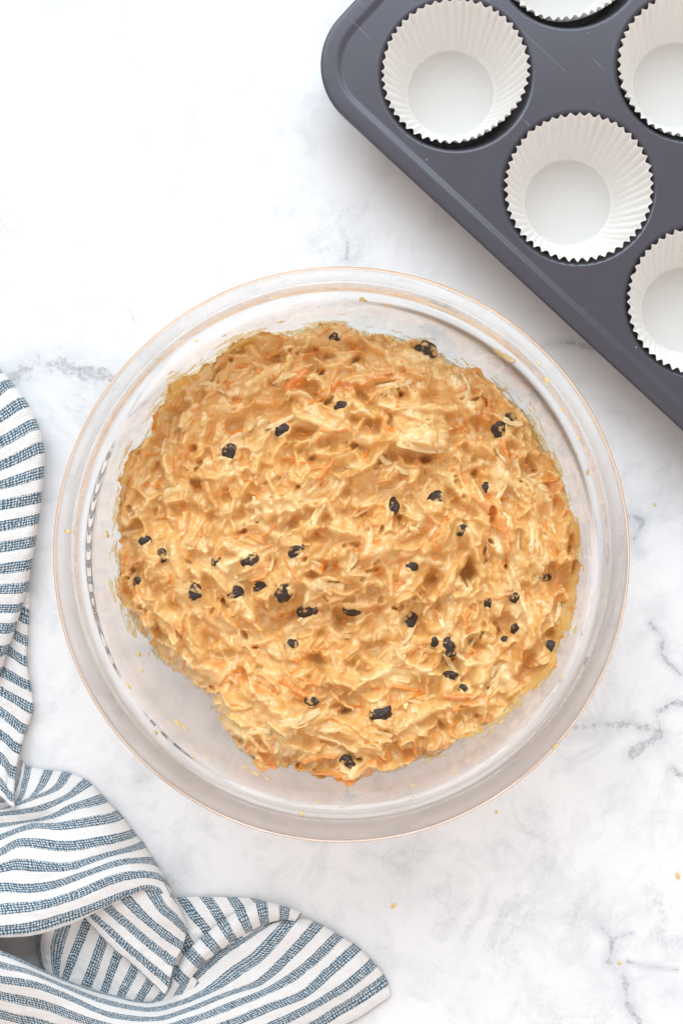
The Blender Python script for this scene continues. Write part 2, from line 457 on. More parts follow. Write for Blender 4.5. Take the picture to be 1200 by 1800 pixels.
# ------------------------------------------------------------------ muffin tin
PLATE = 34.0   # mm
kt = S * (1 - PLATE * MM / H)
A0 = np.array([(801 - 600) * kt, (900 - 131) * kt]) / MM
ang = math.radians(-42.8)
PITCH = math.hypot(215, 199) * kt / MM
def tin_local(i, j):
    return np.array([i * PITCH, j * PITCH])
def make_tin():
    root = empty("muffin_tin", (A0[0] * MM, A0[1] * MM, 0), ang)
    tag(root, "dark grey nonstick metal muffin tin with rounded corner and raised rim", "muffin tin")
    NI, NJ = 4, 3
    x0, x1 = -58.0, (NI - 1) * PITCH + 58.0
    y0, y1 = -50.0, (NJ - 1) * PITCH + 50.0
    RC = 33.0
    def path(inset, n=22, long=14):
        r = RC - inset
        pts = []
        for (cx, cy, a0) in ((x1 - RC, y1 - RC, 0), (x0 + RC, y1 - RC, 90), (x0 + RC, y0 + RC, 180), (x1 - RC, y0 + RC, 270)):
            for q in range(n + 1):
                a = math.radians(a0 + 90 * q / n)
                pts.append((cx + r * math.cos(a), cy + r * math.sin(a)))
        out = []
        for q in range(len(pts)):
            a, b = np.array(pts[q]), np.array(pts[(q + 1) % len(pts)])
            out.append(a)
            if q % (n + 1) == n:
                for t in range(1, long):
                    out.append(a + (b - a) * t / long)
        return np.array(out)
    # rim: plate bend, step up, gently falling flange, rolled bead
    prof = [(10.4, 0.0), (10.0, 0.02), (9.6, 0.08), (9.1, 0.20), (8.6, 0.34), (8.1, 0.47), (7.7, 0.56), (7.3, 0.61), (6.9, 0.63), (6.2, 0.64), (4.5, 0.63), (2.4, 0.62), (1.3, 0.58), (0.6, 0.42), (0.15, 0.0), (0.0, -0.5), (0.2, -1.2), (0.8, -1.7), (1.6, -1.75), (2.2, -1.3), (2.4, -0.5)]
    V = np.array([[(x * MM, y * MM, (PLATE + dz) * MM) for x, y in path(ins)] for ins, dz in prof])
    rim = link("rim", grid_mesh("rim", V, closed_u=True), M['tin'], root)
    # plate with holes
    RH = 36.6
    pts = [Vector(p) for p in path(10.4)]
    n0 = len(pts)
    edges = [(q, (q + 1) % n0) for q in range(n0)]
    holes = []
    for i in range(NI):
        for j in range(NJ):
            c = tin_local(i, j); holes.append(c)
            b = len(pts); n = 96
            pts += [Vector((c[0] + RH * math.cos(2 * math.pi * q / n), c[1] + RH * math.sin(2 * math.pi * q / n))) for q in range(n)]
            edges += [(b + q, b + (q + 1) % n) for q in range(n)]
    vs, es, fs, *_ = geometry.delaunay_2d_cdt(pts, edges, [], 0, 1e-5)
    ok = []
    lim = path(10.4)
    for f in fs:
        c = sum((vs[q] for q in f), Vector((0, 0))) / len(f)
        if any((c.x - h[0]) ** 2 + (c.y - h[1]) ** 2 < (RH - 0.01) ** 2 for h in holes): continue
        dx = max(x0 + RC - c.x, c.x - (x1 - RC), 0); dy = max(y0 + RC - c.y, c.y - (y1 - RC), 0)
        if dx > 0 and dy > 0 and math.hypot(dx, dy) > RC - 10.4: continue
        if not (x0 + 10.4 < c.x < x1 - 10.4 and y0 + 10.4 < c.y < y1 - 10.4): continue
        ok.append(tuple(f))
    me = bpy.data.meshes.new("plate")
    me.from_pydata([(v.x * MM, v.y * MM, PLATE * MM) for v in vs], [], ok); me.update()
    if me.polygons[0].normal.z < 0: me.flip_normals()
    link("plate", me, M['tin'], root, smooth=False)
    # cups
    cp = catmull([(36.6, 0), (36.1, 0.22), (35.6, 0.18), (35.2, -0.15), (34.95, -0.9), (34.6, -2.0), (31.0, -14.5), (27.0, -29), (26.2, -31.0), (24.8, -32.4), (22.5, -33.0), (10, -33.1), (0, -33.1)], 40)
    cp[:, 1] += PLATE
    first = None
    for c in holes:
        if first is None:
            o = lathe("cup", cp, 96, M['tin'], root); first = o
        else:
            o = first.copy(); COL.objects.link(o); o.parent = root
        o.location = (c[0] * MM, c[1] * MM, 0)
    return root
make_tin()

# ------------------------------------------------------------------ paper liners
def make_liner(label, i, j, shift=(0, 0), squash=0.0, squash_dir=0.0, twist=0.0, seed=0, tilt=(0, 0)):
    r = np.random.default_rng(seed)
    npl = 50; per = 12; m = npl * per; n = 16
    th = np.linspace(0, 2 * math.pi, m, endpoint=False)
    # uneven pleats
    wob = fbm(Noise2(seed + 50), 6 * np.cos(th) + 9, 6 * np.sin(th) + 9, 3)
    phase = npl * th + 1.3 * wob
    saw = 1.0 - 1.9 * np.abs(np.sin(phase / 2)) ** 1.3
    depth = 1 + 0.35 * fbm(Noise2(seed + 60), 3 * np.cos(th) + 9, 3 * np.sin(th) + 9, 2)
    rows = []
    zb, zt = 1.7, 35.4
    rings = [(0.0, zb), (7, zb), (14, zb), (19.5, zb), (20.9, zb + 0.05)]
    for rr, z in rings:
        w = 0.0 if rr < 20 else 0.25
        rows.append(np.stack([(rr + w * saw * 0.4) * np.cos(th), (rr + w * saw * 0.4) * np.sin(th), np.full(m, z)], -1))
    for q in range(1, n + 1):
        t = q / n
        z = zb + (zt - zb) * t
        rr = 21.2 + (34.0 - 21.2) * t ** 0.93 + 0.35 * math.sin(t * math.pi)
        amp = (0.26 + 0.68 * t ** 1.2) * depth
        tw = twist * t
        sq = 1 - squash * t * np.maximum(0, np.cos(th - squash_dir)) ** 3
        R = (rr + amp * saw) * sq + 0.35 * t * t * fbm(Noise2(seed + 70), 2 * np.cos(th) + 5, 2 * np.sin(th) + 5, 2)
        zz = z + t * (0.0 + 0.5 * wob)
        rows.append(np.stack([R * np.cos(th + tw), R * np.sin(th + tw), zz], -1))
    V = np.array(rows) * MM
    me = grid_mesh("paper_liner", V, closed_u=True)
    bm = bmesh.new(); bm.from_mesh(me)
    bmesh.ops.remove_doubles(bm, verts=bm.verts, dist=1e-6)
    bm.to_mesh(me); bm.free()
    o = link("paper_liner", me, M['paper'])
    me.materials.append(M['paper_base'])
    for f in me.polygons:
        if f.center.x ** 2 + f.center.y ** 2 < 0.0208 ** 2: f.material_index = 1
    c = tin_local(i, j)
    ca, sa = math.cos(ang), math.sin(ang)
    o.location = ((A0[0] + ca * c[0] - sa * c[1] + shift[0]) * MM, (A0[1] + sa * c[0] + ca * c[1] + shift[1]) * MM, 0)
    o.rotation_euler = (tilt[0], tilt[1], 0)
    tag(o, label, "paper liner", "white paper liners in the muffin tin")
    return o
make_liner("white pleated paper liner in the cup nearest the tin's rounded corner", 0, 0, (0, 0.5), 0.10, math.radians(-62), 0.10, 1)
make_liner("white pleated paper liner in the middle cup along the tin's lower left edge", 1, 0, (0, 0.0), 0.012, math.radians(-50), 0.05, 2)
make_liner("white pleated paper liner cut by the right edge, lowest in the picture", 2, 0, (0, 0.3), 0.01, 0.3, 0.04, 3)
make_liner("white pleated paper liner cut by the top edge, only its lower rim showing", 0, 1, (0, 0.6), 0.11, math.radians(-65), 0.08, 4)
make_liner("white pleated paper liner cut by the right edge, in the tin's second row", 1, 1, (0, 0.3), 0.01, math.radians(-100), 0.06, 5)

# ------------------------------------------------------------------ batter
RAISINS = [(405, 797, .9, 70), (497, 757, .75, 20), (745, 618, 1.15, 0), (598, 718, .6, 30), (876, 762, 1.1, 120), (897, 735, .9, 30), (851, 858, .6, 60), (762, 878, .9, 40), (688, 890, .85, 80), (808, 931, .6, 50),
           (522, 968, .8, 40), (440, 984, .85, 30), (382, 985, .5, 60), (262, 950, .6, 20), (290, 975, .65, 90), (342, 1036, 1.0, 130), (416, 1041, .85, 0), (459, 1027, .85, 60), (500, 1042, 1.0, 60), (540, 1073, 1.0, 20),
           (722, 995, .6, 0), (718, 1087, 1.25, 70), (790, 1136, .95, 110), (764, 1126, .55, 50), (795, 1190, .85, 150), (668, 1252, 1.05, 20), (548, 1227, .65, 0), (515, 1135, .7, 0), (612, 1340, .95, 130), (902, 1048, .6, 60),
           (958, 1133, .75, 30), (905, 1103, .65, 60), (618, 1073, .85, 0), (952, 1013, .55, 0), (246, 1022, .55, 90), (856, 1060, .6, 100), (815, 1208, .55, 0), (884, 1124, .5, 20), (590, 598, .6, 20)]
def blur0(Aa, s):
    kk = np.exp(-0.5 * (np.arange(-3 * s, 3 * s + 1) / s) ** 2); kk /= kk.sum()
    w = len(kk) // 2
    for axis in (0, 1):
        pad = [(0, 0)] * Aa.ndim; pad[axis] = (w, w)
        Q = np.pad(Aa, pad, mode='edge'); out = 0
        for q, kv in enumerate(kk):
            s_ = [slice(None)] * Aa.ndim; s_[axis] = slice(q, q + Aa.shape[axis])
            out = out + kv * Q[tuple(s_)]
        Aa = out
    return Aa

def make_batter():
    root_loc = (BX * MM, BY * MM, 0.0004)
    g = 0.29
    lim = 108.0
    ax = np.arange(-lim, lim + g, g)
    X, Y = np.meshgrid(ax, ax, indexing='ij')
    n = len(ax)
    ZB = 52.0
    kz = S * (1 - ZB * MM / H) / MM
    def L(px, py):
        return (px - 600) * kz - BX, (900 - py) * kz - BY
    Rr = np.hypot(X, Y); TH = np.arctan2(Y, X)
    # outline
    outl = [(600, 570), (660, 588), (740, 606), (800, 640), (850, 655), (885, 698), (922, 716), (950, 785), (985, 830), (1005, 880), (1016, 940), (1013, 1000), (1006, 1060), (993, 1120), (975, 1162), (940, 1200), (900, 1238), (850, 1280), (790, 1310), (730, 1337), (660, 1360), (622, 1380), (600, 1366), (550, 1364), (500, 1352), (460, 1346), (420, 1316), (400, 1290), (385, 1260), (368, 1226), (332, 1203), (290, 1162), (262, 1132), (240, 1092), (215, 1062), (210, 1010), (214, 960), (208, 905), (217, 830), (235, 788), (262, 760), (284, 710), (318, 660), (370, 640), (420, 603), (450, 588), (500, 590), (550, 578)]
    def on_glass(px, py):
        zz = 52.0
        for _ in range(60):
            k = S * (1 - zz * MM / H) / MM
            x, y = (px - 600) * k - BX, (900 - py) * k - BY
            zz = 0.6 * zz + 0.4 * min(float(zin(math.hypot(x, y))), 72.0)
        return x, y
    op = np.array([on_glass(*p) for p in outl])
    oth = np.arctan2(op[:, 1], op[:, 0]); orr = np.hypot(op[:, 0], op[:, 1])
    o = np.argsort(oth); oth, orr = oth[o], orr[o]
    tt = np.linspace(-math.pi, math.pi, 1441)
    ro = np.interp(tt, np.concatenate([oth - 2 * math.pi, oth, oth + 2 * math.pi]), np.tile(orr, 3))
    jag = 1.6 * fbm(N3, 14 * np.cos(tt) + 40, 14 * np.sin(tt) + 40, 2)
    ro = ro + jag
    RO = np.interp(TH, tt, ro) + 0.9 * fbm(N2, X / 2.5 + 11, Y / 2.5 + 11, 2)
    # broad form
    B = ZB + 4.0 * fbm(N1, X / 34 + 20, Y / 34 + 20, 3) + 5.0 * fbm(N2, X / 15 + 20, Y / 15 + 20, 3)
    for px, py, sg, a in [(650, 965, 55, 5), (470, 1240, 60, 4), (700, 765, 55, 4), (820, 900, 50, 4), (580, 710, 50, 3), (930, 960, 60, 3), (300, 960, 50, 3), (690, 1280, 60, 3), (450, 610, 50, 2), (560, 800, 40, 3),
                          (780, 825, 42, -8), (590, 860, 24, -5), (800, 1000, 35, -6), (725, 1085, 18, -4), (500, 1080, 90, -4), (620, 1160, 80, -3), (390, 890, 40, -3), (550, 930, 50, -3), (860, 1120, 60, -2), (760, 700, 40, -2)]:
        x, y = L(px, py); s = sg * kz
        B += 1.8 * a * np.exp(-((X - x) ** 2 + (Y - y) ** 2) / (2 * s * s))
    def ledge(x0, y0, x1, y1, amp, w=10.0):
        d = np.array([x1 - x0, y1 - y0]); l = np.hypot(*d); d = d / l
        wob = 3.0 * fbm(N3, X / 9 + 60 + x0, Y / 9 + 60, 3)
        u = (X - x0) * d[0] + (Y - y0) * d[1]
        v = -(X - x0) * d[1] + (Y - y0) * d[0] + wob
        return amp * sstep(-0.7, 0.7, v) * np.exp(-np.maximum(v, 0) / w) * sstep(-3, 6, u) * sstep(-3, 6, l - u)
    for a, b, amp in [((655, 785), (815, 815), 10), ((800, 812), (660, 780), -1), ((395, 1292), (560, 1300), 3), ((560, 1295), (745, 1262), 4), ((430, 628), (560, 610), 2.5), ((560, 610), (720, 660), 3),
                      ((880, 800), (940, 900), 3), ((560, 1012), (700, 1060), 4), ((700, 1060), (790, 990), 4), ((340, 905), (470, 800), 3), ((470, 940), (590, 840), 3), ((600, 880), (700, 790), 3), ((250, 1060), (360, 1200), 2.5), ((380, 1230), (560, 1215), 2.5), ((840, 1180), (960, 1120), 3), ((760, 1230), (900, 1180), 2.5), ((300, 800), (420, 720), 2.5)]:
        B += ledge(*L(*a), *L(*b), amp * 1.5)
    B += 5.0 * sstep(84, 104, Rr) * sstep(-0.2, 0.6, np.cos(TH - 0.1))
    h = B.copy()
    low = B
    c_base = np.array([0.81, 0.475, 0.165])
    C = np.empty((n, n, 3)); C[:] = c_base
    tone = fbm(N4, X / 16 + 30, Y / 16 + 30, 4)[..., None]
    C += tone * np.array([0.06, 0.07, 0.05])
    kinds = [np.array([0.82, 0.485, 0.175]), np.array([0.87, 0.62, 0.28]), np.array([0.79, 0.25, 0.035]), np.array([0.66, 0.33, 0.09]), np.array([0.90, 0.70, 0.40])]
    def stamp(cx, cy, a, Ln, R, k, dz, tilt, roll, thick, colour, cw, power=3.0):
        half = Ln / 2 + R + 1.0
        i0, i1 = int((cx - half + lim) / g), int((cx + half + lim) / g) + 2
        j0, j1 = int((cy - half + lim) / g), int((cy + half + lim) / g) + 2
        i0, j0 = max(i0, 0), max(j0, 0); i1, j1 = min(i1, n), min(j1, n)
        if i1 - i0 < 3 or j1 - j0 < 3: return
        sl = (slice(i0, i1), slice(j0, j1))
        dx = X[sl] - cx; dy = Y[sl] - cy
        ca, sa = math.cos(a), math.sin(a)
        u = dx * ca + dy * sa; v = -dx * sa + dy * ca - k * u * u
        uc = np.clip(u, -Ln / 2, Ln / 2)
        taper = 1 - 0.35 * np.abs(uc) / (Ln / 2)
        d = np.hypot(u - uc, v) / (R * taper)
        prof = np.sqrt(np.maximum(1 - np.minimum(d, 1) ** power, 0))
        ci, cj = min(max(int((cx + lim) / g), 0), n - 1), min(max(int((cy + lim) / g), 0), n - 1)
        base = 0.55 * low[ci, cj] + 0.45 * low[sl]
        top = base + dz + tilt * uc + roll * v - 1.2 + (thick + 1.2) * prof
        m = (d < 1) & (top > h[sl])
        hs = h[sl]; hs[m] = top[m]
        cs = C[sl]; cs[m] = cs[m] * (1 - cw) + colour * cw
    # big clumps
    def blob(cx, cy, R, top_add, colour=None, cw=0.0, rough=0.35, power=2.0, ell=1.0, a=0.0):
        w_ = R * max(ell, 1) * 1.4 + 1
        i0, i1 = max(int((cx - w_ + lim) / g), 0), min(int((cx + w_ + lim) / g) + 2, n)
        j0, j1 = max(int((cy - w_ + lim) / g), 0), min(int((cy + w_ + lim) / g) + 2, n)
        if i1 - i0 < 3 or j1 - j0 < 3: return
        sl = (slice(i0, i1), slice(j0, j1))
        dx, dy = X[sl] - cx, Y[sl] - cy
        ca, sa = math.cos(a), math.sin(a)
        u, v = (dx * ca + dy * sa) / ell, -dx * sa + dy * ca
        d = np.hypot(u, v) / R + rough * N2(X[sl] / (R * 0.55) + 30, Y[sl] / (R * 0.55) + 30)
        prof = np.sqrt(np.maximum(1 - np.clip(d, 0, 1) ** power, 0))
        top = low[sl] - 0.8 + (top_add + 0.8) * prof
        m = (d < 1) & (top > h[sl])
        hs = h[sl]; hs[m] = top[m]
        if colour is not None:
            cs = C[sl]; cs[m] = cs[m] * (1 - cw) + colour * cw
    def rnd():
        r = 107 * math.sqrt(rng.random()); th = rng.random() * 2 * math.pi
        tang = th + math.pi / 2 if r > 50 else math.radians(35)
        return r * math.cos(th), r * math.sin(th), tang + rng.normal(0, 0.55)
    for q in range(34):
        r_ = rng.uniform(18, 92); th_ = rng.random() * 2 * math.pi
        stamp(r_ * math.cos(th_), r_ * math.sin(th_), th_ + math.pi / 2 + rng.normal(0, 0.22), rng.uniform(28, 70), rng.uniform(3.5, 7.5), 0.5 / (r_ + 25), rng.uniform(-0.5, 1.5), rng.normal(0, 0.04), rng.normal(-0.12, 0.2), rng.uniform(1.5, 4.0), kinds[rng.choice([0, 1, 4])], rng.uniform(0.2, 0.5), rng.choice([2.0, 3.0, 4.0]))
    low = blur0(h, 4)
    for q in range(170):
        cx, cy, a = rnd()
        blob(cx, cy, rng.uniform(2.5, 8), rng.uniform(0.8, 4.2), kinds[rng.choice(5, p=[.45, .25, .05, .1, .15])], rng.uniform(0.2, 0.6), 0.4, rng.choice([2, 3, 4]), rng.uniform(1, 2), a)
    low = h.copy()
    def wetfill(A, sg, gap):
        Q = blur0(A, sg) - gap
        t = np.clip((A - Q) / 0.5 * 0.5 + 0.5, 0, 1)
        return Q * (1 - t) + A * t + 0.5 * t * (1 - t) * 0.5
    h = blur0(h, 2)
    for q in range(300):
        low_ = blur0(h, 8) if q % 110 == 0 else low_
        low = low_
        cx, cy, a = rnd()
        stamp(cx, cy, a + rng.normal(0, 0.3), rng.uniform(8, 28), rng.uniform(2.0, 4.8), rng.normal(0, 0.014), rng.uniform(0.0, 2.4), rng.normal(0, 0.10), rng.normal(0, 0.18), rng.uniform(1.2, 3.4), kinds[rng.choice(5, p=[.42, .26, .04, .08, .20])], rng.uniform(0.2, 0.8), rng.choice([2.0, 2.0, 3.0, 4.0]))
    h = wetfill(h, 3, 0.5)
    # ragged surface of every fold
    h += 0.9 * fbm(N3, X / 4.5 + 13, Y / 4.5 + 13, 3)
    low = h.copy()
    for q in range(850):
        cx, cy, a = rnd()
        if rng.random() < 0.35: a = rng.random() * math.pi
        big = rng.random() < 0.14
        Ln = rng.uniform(4, 13) if not big else rng.uniform(10, 22)
        R = rng.uniform(0.9, 1.9) if not big else rng.uniform(1.4, 2.7)
        kk = rng.choice(5, p=[0.40, 0.18, 0.13, 0.07, 0.22])
        if kk == 2: R *= 0.75
        stamp(cx, cy, a, Ln, R, rng.normal(0, 0.03), rng.uniform(-0.5, 1.5), rng.normal(0, 0.09), rng.normal(0, 0.06), rng.uniform(0.6, 1.6), kinds[kk], rng.uniform(0.4, 0.9), rng.choice([2.0, 2.0, 3.0]))
    h = wetfill(h, 4, 0.55)
    low = h.copy()
    for q in range(3000):
        cx, cy, a = rnd()
        blob(cx, cy, rng.uniform(0.45, 1.15), rng.uniform(0.2, 0.75), kinds[rng.choice(5, p=[.5, .22, .1, .03, .15])], rng.uniform(0.1, 0.6), 0.25, 2.0, rng.uniform(1, 2.2), a)
    h = wetfill(h, 2, 0.15)
    # gaps and bubbles
    for q in range(150):
        cx, cy, a = rnd()
        R = rng.uniform(0.5, 1.3); dp = rng.uniform(1.0, 3.8); el = rng.uniform(1.8, 5.0)
        w_ = R * el * 2 + 1
        i0, i1 = max(int((cx - w_ + lim) / g), 0), min(int((cx + w_ + lim) / g) + 2, n)
        j0, j1 = max(int((cy - w_ + lim) / g), 0), min(int((cy + w_ + lim) / g) + 2, n)
        sl = (slice(i0, i1), slice(j0, j1))
        dx, dy = X[sl] - cx, Y[sl] - cy
        u, v = (dx * math.cos(a) + dy * math.sin(a)) / el, -dx * math.sin(a) + dy * math.cos(a)
        d = np.hypot(u, v) / R + 0.55 * N2(X[sl] / 1.3 + 30, Y[sl] / 1.3 + 30)
        h[sl] -= dp * sstep(1.15, 0.45, d)
    lp = blur0(h, 14)
    h = lp + 1.45 * (h - lp)
    low = h.copy()
    for q in range(4200):
        cx, cy, a = rnd()
        blob(cx, cy, rng.uniform(0.4, 0.95), rng.uniform(0.15, 0.6), kinds[rng.choice(5, p=[.45, .22, .1, .03, .20])], rng.uniform(0.1, 0.7), 0.25, 2.0, rng.uniform(1, 3.0), a)
    # seats for the raisins, with batter closing over their edges
    low = blur0(h, 6)
    for (px, py, sc, rot) in RAISINS:
        x, y = L(px, py)
        d2 = (X - x) ** 2 + (Y - y) ** 2
        wgt_ = np.exp(-d2 / (2 * (2.6 * sc) ** 2))
        h = h * (1 - 0.8 * wgt_) + (low - 1.0 * sc) * 0.8 * wgt_
        a0 = rng.random() * 6.28
        for q in range(5):
            a = a0 + q * 1.257 + rng.normal(0, 0.25)
            rr_ = rng.uniform(2.5, 3.6) * sc
            blob(x + rr_ * math.cos(a), y + rr_ * math.sin(a), rng.uniform(1.3, 2.1) * sc + 0.3, rng.uniform(0.2, 1.7), kinds[rng.choice([0, 1, 4])], 0.5, 0.35, 2.0, rng.uniform(1, 1.8), a + 1.57)
    # coat: a light blur
    blur = blur0
    wet = sstep(-0.1, 0.35, fbm(N2, X / 11 + 70, Y / 11 + 70, 3))
    hb = blur(h, 2)
    h = blur(h, 1) * (1 - 0.6 * wet) + hb * 0.6 * wet
    C = blur(C, 1)
    h += 0.28 * fbm(N1, X / 1.3 + 10, Y / 1.6 + 10, 3)
    # fall off at the outline to the glass
    zg = zin(Rr) + 0.35
    edge = RO - Rr
    wall = np.clip((zg - 34) / 18, 0, 1)                     # 1 where the batter climbs the wall
    w = 3.0 + 9.0 * (1 - wall)
    f = np.sqrt(np.clip(1 - (1 - np.clip(edge / w, 0, 1)) ** 2, 0, 1))
    zedge = np.maximum(zg, np.where(wall > 0.5, zg, zg))
    thin = 0.3 + 1.6 * sstep(-0.25, 0.5, fbm(N2, X / 5 + 9, Y / 5 + 9, 3)) + 0.25 * (h - blur0(h, 6))
    h = zedge + np.maximum(np.maximum(h - zedge, thin), 0.25) * f
    h = np.maximum(h, zg)
    inside = edge > 0
    qx = X + 0.5 * N3(X / 3 + 5, Y / 3 + 5) * (edge > 3); qy = Y + 0.5 * N4(X / 3 + 5, Y / 3 + 5) * (edge > 3)
    V = np.stack([qx, qy, h], -1) * MM
    keep = inside[:-1, :-1] & inside[1:, :-1] & inside[:-1, 1:] & inside[1:, 1:]
    idx = np.arange(n * n).reshape(n, n)
    Fq = np.stack([idx[:-1, :-1], idx[1:, :-1], idx[1:, 1:], idx[:-1, 1:]], -1)[keep]
    # underside that follows the glass
    mth = 240; rad = np.linspace(0, 1, 24)
    t2 = np.linspace(-math.pi, math.pi, mth, endpoint=False)
    rr2 = np.interp(t2, tt, ro)
    U = np.zeros((24, mth, 3))
    RR = rad[:, None] * (rr2[None, :] - 0.4)
    U[..., 0] = RR * np.cos(t2); U[..., 1] = RR * np.sin(t2); U[..., 2] = zin(RR) + 0.2
    U *= MM
    ui = np.arange(24 * mth).reshape(24, mth) + n * n
    uj = np.concatenate([ui, ui[:, :1]], 1)
    Fu = np.stack([uj[:-1, :-1], uj[:-1, 1:], uj[1:, 1:], uj[1:, :-1]], -1).reshape(-1, 4)
    allv = np.vstack([V.reshape(-1, 3), U.reshape(-1, 3)])
    me = raw_mesh("carrot_batter", allv, np.vstack([Fq, Fu]))
    used = raw_mesh.used
    cols = np.vstack([C.reshape(-1, 3), np.tile(c_base, (24 * mth, 1))])[used]
    cols = np.clip(np.hstack([cols, np.ones((len(cols), 1))]), 0, 1)
    at = me.attributes.new("Col", 'FLOAT_COLOR', 'POINT')
    at.data.foreach_set("color", cols.astype(np.float32).ravel())
    bat = link("carrot_batter", me, M['batter'])
    bat.location = root_loc
    tag(bat, "lumpy golden carrot and raisin batter filling the glass bowl", "batter")

    def hz(x, y):
        i, j = int(round((x + lim) / g)), int(round((y + lim) / g))
        i = min(max(i, 0), n - 1); j = min(max(j, 0), n - 1)
        return h[i, j]
    def slope(x, y, e=2.0):
        return np.array([(hz(x + e, y) - hz(x - e, y)) / (2 * e), (hz(x, y + e) - hz(x, y - e)) / (2 * e)])
    return bat, hz, slope, L, kz, (tt, ro)
batter, hz, slope, LB, KB, OUTL = make_batter()

# raisins
def raisin_mesh(seed):
    bm = bmesh.new()
    bmesh.ops.create_icosphere(bm, subdivisions=4, radius=1.0)
    nz = Noise2(200 + seed)
    kf = 3 + seed % 3
    for v in bm.verts:
        p = v.co.copy()
        ph = math.atan2(p.z, p.y)
        w1 = float(nz(np.array([p.x * 1.6 + 20]), np.array([p.y * 1.6 + p.z * 1.1 + 20]))[0])
        w2 = float(nz(np.array([p.x * 3.1 + 40 + p.z]), np.array([p.y * 3.0 - p.z * 2 + 40]))[0])
        cr = 1 - abs(math.sin(kf * ph + 2.2 * w1 + p.x * 0.8))             # sharp folds along the berry
        s_ = 1.0 - 0.26 * cr ** 2 * (1 - 0.5 * abs(p.x)) + 0.20 * w1 + 0.08 * w2
        v.co = Vector((p.x * 4.2 * (1 + 0.12 * w1), p.y * 2.9 * s_, p.z * 2.4 * s_)) * MM
    me = bpy.data.meshes.new("raisin"); bm.to_mesh(me); bm.free()
    return me
rmeshes = [raisin_mesh(q) for q in range(7)]
for q, (px, py, sc, rot) in enumerate(RAISINS):
    x, y = LB(px, py)
    o = link("raisin", rmeshes[q % 7], M['raisin'], batter)
    sx, sy = slope(x, y, 3.0)
    z = np.mean([hz(x + a, y + b) for a in (-1.2, 0, 1.2) for b in (-1.2, 0, 1.2)])
    o.location = (x * MM, y * MM, (z - 0.55 * sc) * MM)
    o.rotation_euler = (math.atan(sy) * 0.6, -math.atan(sx) * 0.6, math.radians(rot))
    o.scale = (sc * 1.25, sc * 1.25, sc)

# shreds
def shred(name, mat, x, y, a, Ln, W, T, bend, lift, seed, curl=0.0):
    r = np.random.default_rng(seed)
    ns = 9
    V = []
    u = np.linspace(-0.5, 0.5, ns)
    ca, sa = math.cos(a), math.sin(a)
    nx, ny = -sa, ca
    prev = None
    w0 = r.uniform(0.35, 0.9); w1 = r.uniform(0.35, 0.9)
    for q in range(ns):
        uu = u[q] * Ln
        off = bend * ((2 * u[q]) ** 2 - 0.3) * Ln * 0.5 + r.normal(0, 0.06)
        cx, cy = x + ca * uu + nx * off, y + sa * uu + ny * off
        zz = np.mean([hz(cx, cy), hz(cx + 0.9, cy), hz(cx - 0.9, cy), hz(cx, cy + 0.9), hz(cx, cy - 0.9)])
        if prev is not None: zz = 0.7 * zz + 0.3 * prev
        prev = zz
        t = abs(2 * u[q])
        ww = W * (1 - (1 - (w0 if u[q] < 0 else w1)) * t ** 3) * r.uniform(0.92, 1.08)
        zz = zz + lift + curl * max(2 * u[q], 0) ** 2
        for (s, dz) in ((-0.5, -T), (-0.5, T * 0.35), (-0.3, T * 0.5), (0.3, T * 0.5), (0.5, T * 0.35), (0.5, -T)):
            V.append((cx + nx * s * ww, cy + ny * s * ww, zz + dz + 0.12 * r.normal() * (dz > 0)))
    V = np.array(V).reshape(ns, 6, 3) * MM
    idx = np.arange(ns * 6).reshape(ns, 6)
    F = [[idx[i, j], idx[i, (j + 1) % 6], idx[i + 1, (j + 1) % 6], idx[i + 1, j]] for i in range(ns - 1) for j in range(6)]
    faces = F + [list(idx[0][::-1]), list(idx[-1])]
    me = bpy.data.meshes.new(name)
    me.from_pydata(V.reshape(-1, 3).tolist(), [], [list(map(int, f)) for f in faces]); me.update()
    return link(name, me, mat, batter)
APPLE = [(375, 680, 160, 14, 2.6, .3, .5), (490, 745, 22, 22, 2.6, .05, .3), (582, 1030, -5, 13, 5.0, 0, .6), (440, 1280, 5, 22, 4.0, .05, .6), (690, 820, -30, 18, 3.5, .05, .2), (360, 750, 80, 14, 3.0, 0, .2), (870, 1195, 60, 18, 3.5, .1, .4),
         (735, 790, -8, 24, 4.0, .05, .7), (300, 865, 25, 14, 4.0, 0, .2), (870, 640, -30, 12, 3.0, .1, .3), (880, 855, 70, 16, 3.0, .1, .3), (975, 1075, 75, 10, 2.6, .1, .6), (620, 985, 55, 10, 3.2, .1, .5), (790, 1165, -60, 12, 3.0, .1, .5),
         (560, 900, 60, 16, 4.0, 0, .1), (530, 1255, 15, 20, 4.2, .0, .3), (622, 1350, 60, 7, 4.0, 0, .3), (720, 1110, 60, 14, 3.4, .1, .3), (260, 955, 20, 8, 2.2, .2, .5), (940, 1010, 70, 10, 2.6, .2, .5), (895, 745, -15, 10, 3.2, .0, 1.6), (690, 680, 10, 18, 3.4, .1, .3)]
for q, (px, py, a, ln, w, bend, lift) in enumerate(APPLE):
    x, y = LB(px, py)
    shred("apple_shred", M['apple'], x, y, math.radians(a), ln * 0.9, w * 0.85, 0.7, bend + random.uniform(-.12, .12), lift - 0.45, 300 + q, random.uniform(0, 1.0))
